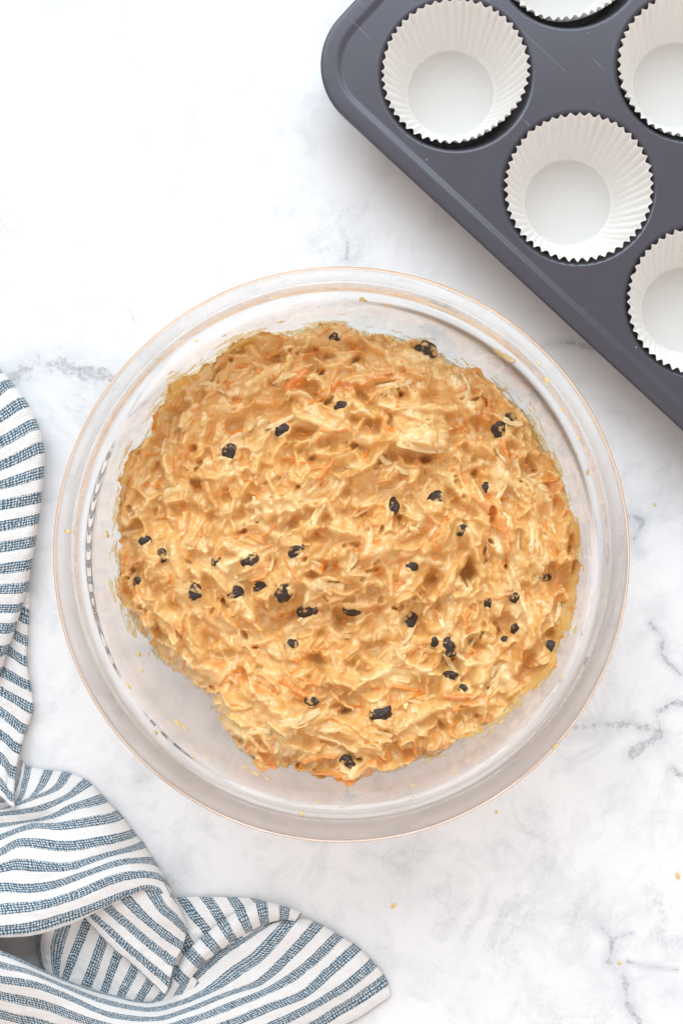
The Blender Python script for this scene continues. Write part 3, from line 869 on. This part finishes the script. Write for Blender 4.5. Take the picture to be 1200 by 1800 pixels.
def scatter(name, mat, count, lo, hi, wlo, whi, lift, seed):
    k = 0
    r = np.random.default_rng(seed)
    while k < count:
        rad = 99 * math.sqrt(r.random()); th = r.random() * 2 * math.pi
        x, y = rad * math.cos(th), rad * math.sin(th)
        if rad > np.interp(math.atan2(y, x), OUTL[0], OUTL[1]) - 7: continue
        px, py = x / KB + 600, 900 - (y + BY) / KB
        if any(math.hypot(px - q[0], py - q[1]) < 34 for q in RAISINS): continue
        a = th + math.pi / 2 + r.normal(0, 0.7) if rad > 50 else math.radians(35) + r.normal(0, 0.8)
        shred(name, mat, x, y, a, r.uniform(lo, hi), r.uniform(wlo, whi), 0.6, r.normal(0, 0.12), r.uniform(*lift), seed + 1000 + k, r.uniform(-0.3, 0.9))
        k += 1
scatter("apple_shred", M['apple'], 60, 4, 12, 1.2, 2.6, (-0.5, 0.0), 21)
scatter("carrot_shred", M['carrot'], 120, 3, 8, 0.8, 1.6, (-0.4, 0.15), 22)

# thin batter smeared on the glass above the edge, and flecks
def make_film():
    nt, nz_ = 1500, 80
    t = np.linspace(-math.pi, math.pi, nt)
    ro = np.interp(t, *OUTL)
    z0 = zin(np.minimum(ro, 107.0))
    s = np.linspace(-2.0, 26.0, nz_)
    Z = z0[None, :] + s[:, None]
    Z = np.clip(Z, 6, 90.5)
    R = rin(Z) - 0.12
    T = np.broadcast_to(t, Z.shape)
    arc = T * 100
    nz1 = fbm(N1, arc / 6 + 300, Z / 2.2 + 30, 4) + 0.5 * fbm(N2, arc / 25 + 300, Z / 9 + 30, 2)
    # upper edge of the picture carries the widest smear, then the right
    wgt = 0.30 + 0.5 * np.exp(-((T - 1.9) / 0.55) ** 2) + 0.25 * np.exp(-((T - 0.6) / 0.5) ** 2) + 0.22 * np.exp(-((np.abs(T) - 2.9) / 0.5) ** 2) + 0.1 * np.exp(-((T + 0.6) / 0.5) ** 2)
    wgt *= np.where((T < -1.3) & (T > -2.6), 0.55, 1.0)
    val = nz1 + 0.72 * wgt - np.maximum(s[:, None], 0) / 15.0 - 0.12
    keep = val > 0
    R = R - 0.35 * np.clip(val, 0, 0.5) ** 0.5
    V = np.stack([R * np.cos(T), R * np.sin(T), Z], -1) * MM
    kf = keep[:-1, :-1] & keep[1:, 1:] & keep[:-1, 1:] & keep[1:, :-1]
    # every smear that hangs together is a piece of its own
    lab = np.zeros(kf.shape, int); cur = 0
    for i, j in zip(*np.nonzero(kf)):
        if lab[i, j]: continue
        cur += 1; st = [(i, j)]; lab[i, j] = cur
        while st:
            a, b = st.pop()
            for c, d in ((a + 1, b), (a - 1, b), (a, b + 1), (a, b - 1)):
                if 0 <= c < kf.shape[0] and 0 <= d < kf.shape[1] and kf[c, d] and not lab[c, d]:
                    lab[c, d] = cur; st.append((c, d))
    for q in range(1, cur + 1):
        m = lab == q
        if m.sum() < 14: continue
        link("smear", grid_mesh("smear", V, keep=m), M['smear'], batter)
make_film()

def fleck(px, py, size, a=None, z=None, stretch=1.8):
    size *= 0.6 if z is not None else 0.8
    # find the glass surface behind this place of the photograph
    zz = 60.0
    if z is not None: zz = z
    else:
        for _ in range(40):
            k = S * (1 - zz * MM / H) / MM
            x, y = (px - 600) * k - BX, (900 - py) * k - BY
            zz = 0.5 * zz + 0.5 * float(zin(math.hypot(x, y)))
    k = S * (1 - zz * MM / H) / MM
    x, y = (px - 600) * k - BX, (900 - py) * k - BY
    th = math.atan2(y, x)
    r0 = math.hypot(x, y)
    steep = 0.0 if z is not None else math.atan2(float(zin(r0 + 0.3)) - float(zin(r0 - 0.3)), 0.6)
    bm = bmesh.new()
    bmesh.ops.create_icosphere(bm, subdivisions=2, radius=1.0)
    off = random.random() * 50
    for v in bm.verts:
        f = 1 + 0.55 * float(fbm(N2, np.array([v.co.x * 1.6 + off]), np.array([v.co.y * 1.6 + off]), 2)[0])
        v.co = Vector((v.co.x * stretch * f, v.co.y * f, max(v.co.z, -0.3) * 0.35)) * size * MM
    me = bpy.data.meshes.new("fleck"); bm.to_mesh(me); bm.free()
    o = link("fleck", me, M['film'], batter)
    o.location = (x * MM, y * MM, (zz + 0.25) * MM)
    from mathutils import Matrix
    aa = a if a is not None else 90 + random.uniform(-25, 25)
    o.rotation_euler = (Matrix.Rotation(th, 3, 'Z') @ Matrix.Rotation(-steep, 3, 'Y') @ Matrix.Rotation(math.radians(aa), 3, 'Z')).to_euler()
for f in [(120, 934, 1.3, 0, 97.2), (640, 524, 1.3), (678, 538, 1.0), (190, 942, 1.2, 0), (188, 935, .9, 0), (226, 1205, 1.4), (312, 1270, 1.6), (325, 1278, 1.2), (430, 1348, 1.0), (450, 1360, 1.4), (470, 1368, 1.0), (530, 1432, .9), (975, 1312, 1.2, 90, 97.2),
          (890, 1250, 1.7), (905, 1232, 1.4), (880, 1268, 1.0), (725, 1380, .9), (840, 1330, .8), (345, 600, 1.0, 60, 97.2), (495, 566, 1.1), (760, 596, 1.0), (560, 540, .7), (820, 640, 1.0), (930, 720, .9), (1035, 830, .8), (272, 1290, .8), (340, 1330, .9),
          (275, 1120, .9), (245, 1150, 1.2, 0), (250, 1180, 1.0, 0), (560, 1408, .8), (600, 1420, .7), (985, 720, .9, 90, 97.2), (960, 668, 1.2, 90, 97.2), (945, 640, .8, 90, 97.2), (1015, 770, .8, 90, 97.2), (395, 590, .8), (300, 655, .9), (1025, 1000, .8), (1020, 1080, .8), (985, 1190, 1.0), (690, 1400, .7), (800, 1360, .7)]:
    fleck(*f)
for q in range(70):
    a = random.uniform(-math.pi, math.pi)
    rr = random.uniform(412, 448)
    if -2.7 < a < -0.2 and random.random() < 0.6: rr = random.uniform(395, 455)
    fleck(605 + rr * math.cos(a), 972 - rr * math.sin(a), random.uniform(0.18, 0.5))

# ------------------------------------------------------------------ striped towel
PER = 11.0
def towel_patch(rows, n_along=90, sub=10, seed=0, wr=0.5, uoff=0.0):
    """rows: (stripe coordinate, [(px, py), ...], [heights mm, spread evenly])"""
    curves = []
    for b, pts, hs in rows:
        hh = np.interp(np.linspace(0, 1, len(pts)), np.linspace(0, 1, len(hs)), hs)
        c = catmull([(p[0], p[1], q) for p, q in zip(pts, hh)], n_along)
        curves.append(np.column_stack([c, np.full(n_along, b)]))
    A = np.array(curves)                                     # rows, along, 4
    nr = len(A)
    Q = np.concatenate([2 * A[:1] - A[1:2], A, 2 * A[-1:] - A[-2:-1]])
    out = []
    for i in range(nr - 1):
        for q in range(sub + (1 if i == nr - 2 else 0)):
            t = q / sub
            p0, p1, p2, p3 = Q[i], Q[i + 1], Q[i + 2], Q[i + 3]
            c = 0.5 * (2 * p1 + (p2 - p0) * t + (2 * p0 - 5 * p1 + 4 * p2 - p3) * t ** 2 + (3 * p1 - p0 - 3 * p2 + p3) * t ** 3)
            c[:, 3] = p1[:, 3] * (1 - t) + p2[:, 3] * t
            out.append(c)
    G = np.array(out)
    hgt = np.maximum(0.9 + (G[..., 2] - 0.9) * sstep(-325, -190, G[..., 0]), 0.8)
    k = S * (1 - hgt * MM / H) / MM
    x = (G[..., 0] - 600) * k; y = (900 - G[..., 1]) * k
    du = np.zeros_like(x); du[:, 1:] = np.sqrt(np.diff(x, axis=1) ** 2 + np.diff(y, axis=1) ** 2 + np.diff(hgt, axis=1) ** 2)
    u = np.broadcast_to(np.cumsum(du, axis=1).mean(axis=0), x.shape)
    v = G[..., 3] * PER
    hgt = hgt + wr * (1.5 * fbm(N1, x / 15 + 50 + seed, y / 11 + 50, 3) + 0.8 * np.abs(fbm(N2, x / 7 + 50, y / 5 + 50 + seed, 3)) + 0.3 * fbm(N3, x / 2 + 50, y / 2 + 50, 2))
    hgt = np.maximum(hgt, 0.7)
    V = np.stack([x, y, hgt], -1) * MM
    return V, np.stack([u + uoff, v], -1)

def rowsT1():
    R = [(-1, [(-330, 690), (-100, 650), (-40, 612)]), (0, [(-330, 735), (-60, 685), (0, 650)]), (1, [(-330, 775), (-60, 725), (22, 674)]), (2, [(-330, 810), (-60, 765), (46, 707)]), (3, [(-330, 845), (-60, 805), (66, 746)]),
         (4, [(-330, 875), (-60, 842), (77, 786)]), (5, [(-330, 903), (-60, 868), (77, 830)]), (6, [(-330, 928), (-60, 897), (73, 873)]), (7, [(-330, 958), (-60, 935), (68, 911)]), (8, [(-330, 985), (-60, 970), (62, 950)]),
         (9, [(-330, 1015), (-60, 1006), (55, 991)]), (10, [(-330, 1042), (-60, 1038), (48, 1030)]), (11, [(-330, 1072), (-60, 1070), (38, 1066)]), (12, [(-330, 1100), (-60, 1100), (28, 1100)]), (13, [(-330, 1130), (-60, 1132), (14, 1140)]),
         (14, [(-330, 1160), (-60, 1166), (0, 1182)]), (15, [(-330, 1190), (-60, 1200), (-20, 1220)])]
    out = []
    for b, p in R:
        e = p[-1]
        low = 1.2 if b < 9 else 9.0
        out.append((b, p[:-1] + [((p[-2][0] + e[0]) / 2, (p[-2][1] + e[1]) / 2 + 2), (e[0] - 14, e[1] + 4), (e[0] - 3, e[1] + 1), (e[0], e[1]), (e[0] - 6, e[1] + 2)],
                    [10, 15, 17, 15, 12, 8.5 if b < 9 else 11, low]))
    return out
def rowsT2():
    R = [(10.4, 1000, 1015, 1025, (52, 1043)), (11, 1030, 1045, 1062, (51, 1090)), (12, 1060, 1078, 1098, (49, 1128)), (13, 1090, 1110, 1133, (48, 1163)), (14, 1125, 1148, 1178, (55, 1208)), (15, 1158, 1182, 1213, (59, 1246)),
         (16, 1190, 1218, 1250, (47, 1284)), (17, 1225, 1256, 1290, (37, 1317)), (18, 1262, 1296, 1332, (28, 1360)), (19, 1300, 1336, 1375, (26, 1402)), (19.5, 1318, 1355, 1398, (27, 1419))]
    out = []
    for b, a, c, d, e in R:
        up = 0 if b < 17 else (b - 16.5) * 5.0
        base = 5.5 + up
        out.append((b, [(-330, a), (-60, c), (0, d), (e[0] - 12, e[1] - 6), (e[0] - 2, e[1] - 1), (e[0], e[1]), (e[0] - 6, e[1] + 1)], [4 + up, 5.5 + up, base + 1, base + 1, base, base - 2, max(base - 4.5, 0.9)]))
    return out
T3R = [(0, [(-330, 1395), (-60, 1400), (0, 1408), (22, 1396), (33, 1370), (38, 1336)], [4, 5, 7, 9, 8, 4]),
       (1, [(-330, 1408), (-60, 1410), (10, 1420), (34, 1408), (43, 1378), (48, 1347)], [4, 5, 9, 13, 10, 3]),
       (2, [(-330, 1420), (-60, 1420), (0, 1420), (45, 1408), (70, 1388), (87, 1355)], [5, 6, 10, 13, 11, 2]),
       (3, [(-330, 1432), (-60, 1428), (0, 1424), (60, 1402), (99, 1386), (118, 1358)], [6, 8, 12, 15, 12, 2]),
       (4, [(-330, 1445), (-60, 1438), (0, 1430), (75, 1419), (120, 1401), (155, 1374)], [8, 10, 13, 16, 13, 2]),
       (5, [(-330, 1475), (-60, 1462), (0, 1452), (80, 1440), (126, 1420), (165, 1410), (184, 1404)], [10, 11, 12, 14, 18, 12, 2]),
       (6, [(-330, 1510), (-60, 1490), (0, 1473), (57, 1452), (100, 1453), (162, 1444), (195, 1438), (211, 1431)], [12, 13, 16, 20, 23, 21, 13, 2]),
       (7, [(-330, 1540), (-60, 1520), (0, 1500), (30, 1483), (60, 1482), (120, 1488), (180, 1479), (222, 1470), (237, 1465)], [18, 20, 23, 25, 27, 28, 24, 14, 2]),
       (8, [(-330, 1560), (-60, 1540), (0, 1526), (30, 1519), (60, 1521), (120, 1524), (180, 1506), (235, 1491), (252, 1484)], [22, 25, 27, 29, 30, 30, 26, 14, 2]),
       (9, [(-330, 1585), (-60, 1570), (0, 1560), (45, 1563), (90, 1557), (150, 1536), (210, 1517), (255, 1514), (272, 1517)], [25, 28, 30, 31, 32, 31, 27, 15, 3]),
       (10, [(-330, 1610), (-60, 1604), (0, 1599), (75, 1590), (135, 1572), (195, 1546), (240, 1537), (278, 1542), (296, 1556)], [34, 36, 37, 36, 34, 31, 27, 20, 8]),
       (11, [(-330, 1640), (-60, 1638), (0, 1633), (60, 1626), (120, 1608), (180, 1587), (225, 1569), (262, 1559), (300, 1575)], [36, 37, 38, 36, 33, 30, 27, 24, 18]),
       (11.45, [(-330, 1652), (-60, 1650), (0, 1646), (60, 1642), (120, 1624), (165, 1603), (220, 1576), (262, 1562), (298, 1580)], [33, 34, 35, 33, 30, 27, 25, 22.5, 17]),
       (11.9, [(-330, 1646), (-60, 1644), (0, 1640), (60, 1635), (120, 1617), (165, 1596), (220, 1570), (262, 1558), (296, 1578)], [27, 28, 29, 28, 25, 22, 21, 20, 15]),
       (12.6, [(-330, 1625), (-60, 1622), (0, 1618), (60, 1610), (110, 1600), (160, 1588), (215, 1566), (258, 1554), (292, 1574)], [2, 2, 2, 4, 8, 12, 16, 17, 12])]
T4R = [(-0.8, [(146, 1608), (190, 1655), (240, 1700), (291, 1747)], [17, 14.5, 12, 10]),
       (-0.4, [(150, 1604), (196, 1650), (246, 1693), (295, 1738)], [18, 16, 13, 11]),
       (0, [(155, 1600), (203, 1643), (252, 1685), (299, 1724)], [18.5, 16.5, 14, 12]),
       (1, [(180, 1583), (222, 1622), (262, 1657), (307, 1692)], [19.5, 18, 16, 13]),
       (2, [(212, 1568), (255, 1613), (290, 1642), (321, 1663)], [20.5, 20, 18, 13]),
       (3, [(262, 1556), (284, 1594), (306, 1614), (327, 1638)], [21, 21, 18.5, 12]),
       (3.7, [(285, 1552), (301, 1580), (316, 1600), (329, 1628)], [20, 18, 14, 8]),
       (4.2, [(290, 1556), (305, 1582), (320, 1606), (328, 1632)], [14, 11, 7, 3])]
T5R = [(-2, [(70, 1632), (66, 1658), (72, 1690), (85, 1718)], [14, 9, 6, 8]), (-1.4, [(92, 1628), (84, 1658), (86, 1690), (96, 1722)], [17, 11, 8, 8]), (-0.8, [(130, 1605), (118, 1640), (106, 1690), (104, 1728)], [16, 11.5, 8, 6]),
       (0, [(165, 1596), (150, 1629), (129, 1680), (108, 1735)], [14, 10, 7, 5]), (1, [(198, 1615), (180, 1659), (168, 1695), (145, 1752)], [12, 9, 6, 4]), (2, [(226, 1635), (206, 1680), (195, 1710), (175, 1768)], [11, 8, 5, 3.5]),
       (3, [(254, 1660), (236, 1705), (222, 1731), (200, 1782)], [9, 6.5, 4.5, 3]), (4, [(284, 1685), (262, 1728), (245, 1756), (225, 1795)], [8, 6, 4, 3]), (5, [(310, 1700), (290, 1742), (270, 1768), (250, 1805)], [7, 5, 4, 3]),
       (6, [(332, 1712), (312, 1748), (292, 1775), (270, 1812)], [7, 5, 4, 3]), (7, [(352, 1728), (335, 1760), (315, 1785), (295, 1820)], [5, 4, 3, 3])]
T6B = [(-2, [(255, 1600), (262, 1630), (268, 1660), (275, 1700)], [3, 4, 5, 6]), (-1, [(288, 1584), (300, 1612), (322, 1646), (345, 1690)], [2, 5, 6, 6]), (0, [(318, 1578), (340, 1606), (362, 1632), (392, 1664)], [2, 6, 7, 6]), (1, [(362, 1577), (378, 1600), (395, 1625), (422, 1652)], [2, 6, 7, 6]),
       (2, [(407, 1578), (420, 1596), (432, 1612), (452, 1632)], [2, 6, 7, 6]), (3, [(450, 1582), (460, 1592), (470, 1602), (490, 1616)], [2, 5, 6, 6]), (4, [(500, 1598), (505, 1605), (512, 1612), (520, 1618)], [2, 4, 5, 5])]
T6H = [(-0.8, [(280, 1722), (286, 1731), (294, 1740), (300, 1746)], [2, 3, 3, 2]), (0, [(306, 1702), (313, 1711), (321, 1720), (328, 1727)], [5, 8, 8, 5.5]), (1, [(331, 1671), (338, 1678), (347, 1687), (354, 1694)], [9, 11.5, 11.5, 8]), (2, [(359, 1646), (367, 1655), (376, 1665), (383, 1673)], [9, 12, 12, 8]),
       (3, [(390, 1620), (397, 1631), (404, 1643), (410, 1653)], [9, 12.5, 12, 8]), (4, [(422, 1601), (427, 1612), (433, 1625), (438, 1637)], [9, 12.5, 12, 8]), (5, [(459, 1586), (461, 1597), (463, 1610), (465, 1623)], [8, 12, 11.5, 8]), (6, [(500, 1594), (499, 1600), (499, 1608), (498, 1616)], [6, 9, 9.5, 8]), (6.8, [(530, 1606), (526, 1610), (523, 1614), (520, 1619)], [5, 7, 7.5, 7])]
T7R = [(-0.6, [(-330, 1662), (-60, 1690), (0, 1712), (70, 1722), (130, 1738), (200, 1758), (258, 1766), (298, 1752), (330, 1722), (378, 1677), (462, 1628)], [28, 28, 28, 16, 5, 3, 2.5, 2.5, 3, 4.5, 6]),
       (-0.2, [(-330, 1628), (-60, 1653), (0, 1674), (70, 1704), (130, 1729), (200, 1750), (258, 1762), (300, 1750), (333, 1722), (383, 1676), (467, 1627)], [33, 33, 33, 24, 14, 8, 4.5, 3, 3.5, 5, 6]),
       (0.3, [(-330, 1634), (-60, 1660), (0, 1681), (70, 1709), (130, 1734), (200, 1755), (262, 1766), (306, 1752), (345, 1728), (395, 1684), (482, 1623)], [37, 37, 36, 29, 19, 12, 7, 4.5, 4.5, 6, 7]),
       (1, [(-330, 1652), (-60, 1676), (0, 1697), (60, 1713), (120, 1738), (190, 1763), (260, 1776), (312, 1766), (373, 1740), (417, 1708), (457, 1680), (500, 1632), (516, 1613)], [39, 39, 38, 33, 25, 18, 11, 7.5, 6.5, 7, 8, 9, 4]),
       (2, [(-330, 1675), (-60, 1700), (0, 1720), (60, 1729), (120, 1752), (190, 1782), (270, 1792), (330, 1776), (400, 1748), (460, 1725), (507, 1680), (545, 1640), (560, 1624)], [38, 38, 37, 34, 27, 21, 15, 11, 9, 8.5, 9, 9, 3]),
       (3, [(-330, 1702), (-60, 1728), (0, 1748), (80, 1766), (160, 1795), (250, 1810), (340, 1792), (433, 1757), (487, 1733), (540, 1697), (578, 1662), (596, 1645)], [33, 33, 32, 28, 24, 18, 14, 12, 11, 10, 9, 3]),
       (4, [(-330, 1730), (-60, 1758), (0, 1780), (80, 1800), (180, 1825), (300, 1825), (400, 1800), (467, 1773), (533, 1748), (580, 1705), (612, 1677), (627, 1664)], [26, 26, 25, 22, 19, 15, 14, 13, 12, 10, 8, 2.5]),
       (5, [(-330, 1765), (0, 1815), (150, 1850), (300, 1850), (420, 1825), (483, 1800), (533, 1775), (600, 1738), (642, 1705), (656, 1692)], [14, 14, 14, 13, 13, 12, 11, 10, 7, 2.2]),
       (6, [(-330, 1800), (0, 1850), (150, 1880), (300, 1878), (430, 1850), (520, 1815), (555, 1797), (615, 1760), (662, 1728), (676, 1717)], [9, 9, 9, 9, 9, 9, 8, 8, 5, 1.6]),
       (6.55, [(-330, 1820), (0, 1870), (150, 1900), (300, 1897), (440, 1868), (530, 1832), (580, 1808), (630, 1782), (668, 1756), (686, 1744)], [5, 5, 5, 5, 5, 5, 5, 5, 3.5, 1.4]),
       (6.8, [(-330, 1824), (0, 1874), (150, 1905), (300, 1902), (444, 1873), (534, 1837), (585, 1812), (633, 1787), (668, 1762), (683, 1750)], [2, 2, 2, 2, 2, 2, 2, 2, 1.5, 1])]
def make_towel():
    VV, FF, UU = [], [], []
    base = 0
    for s, (rows, n) in enumerate([(rowsT1(), 110), (rowsT2(), 90), (T3R, 120), (T4R, 70), (T5R, 60), (T6B, 40), (T6H, 36), (T7R, 170)]):
        V, UV = towel_patch(rows, n_along=n, seed=s * 7, uoff=s * 13.0, wr=0.8)
        a, b = V.shape[:2]
        idx = np.arange(a * b).reshape(a, b) + base
        FF.append(np.stack([idx[:-1, :-1], idx[:-1, 1:], idx[1:, 1:], idx[1:, :-1]], -1).reshape(-1, 4))
        VV.append(V.reshape(-1, 3)); UU.append(UV.reshape(-1, 2)); base += a * b
    me = raw_mesh("tea_towel", np.vstack(VV), np.vstack(FF), np.vstack(UU))
    bm = bmesh.new(); bm.from_mesh(me)
    bm.to_mesh(me); bm.free()
    o = link("tea_towel", me, M['towel'])
    md = o.modifiers.new("thickness", 'SOLIDIFY'); md.thickness = 0.0009; md.offset = 0.0
    tag(o, "crumpled blue and white striped linen tea towel left of the bowl", "tea towel")
make_towel()

# ------------------------------------------------------------------ crumbs
def crumb(px, py, size, label, seed):
    bm = bmesh.new(); bmesh.ops.create_icosphere(bm, subdivisions=3, radius=1.0)
    for v in bm.verts:
        f = 1 + 0.5 * float(fbm(N3, np.array([v.co.x * 1.5 + seed * 9 + v.co.z]), np.array([v.co.y * 1.5 + 9]), 3)[0])
        v.co = Vector((v.co.x * 1.3, v.co.y * 0.8, v.co.z * 0.6)) * f * size * 0.7 * MM
    zmin = min(v.co.z for v in bm.verts)
    for v in bm.verts: v.co.z -= zmin
    me = bpy.data.meshes.new("crumb"); bm.to_mesh(me); bm.free()
    o = link("crumb", me, M['film'])
    o.location = P(px, py, 0.0); o.rotation_euler = (0, 0, seed)
    tag(o, label, "crumb", "batter crumbs on the board")
crumb(691, 1592, 1.4, "tiny batter crumb on the board above the towel's lower right tip", 1)
crumb(1190, 1538, 1.6, "tiny pale crumb on the board at the picture's right edge", 2)
crumb(1088, 1692, 1.1, "tiny orange crumb beside the grey crack low on the right", 3)
crumb(1150, 887, 0.9, "tiny yellow crumb on the board between the bowl and the tin", 4)
crumb(872, 1427, 1.0, "tiny brown crumb on the board just below the bowl's rim", 5)
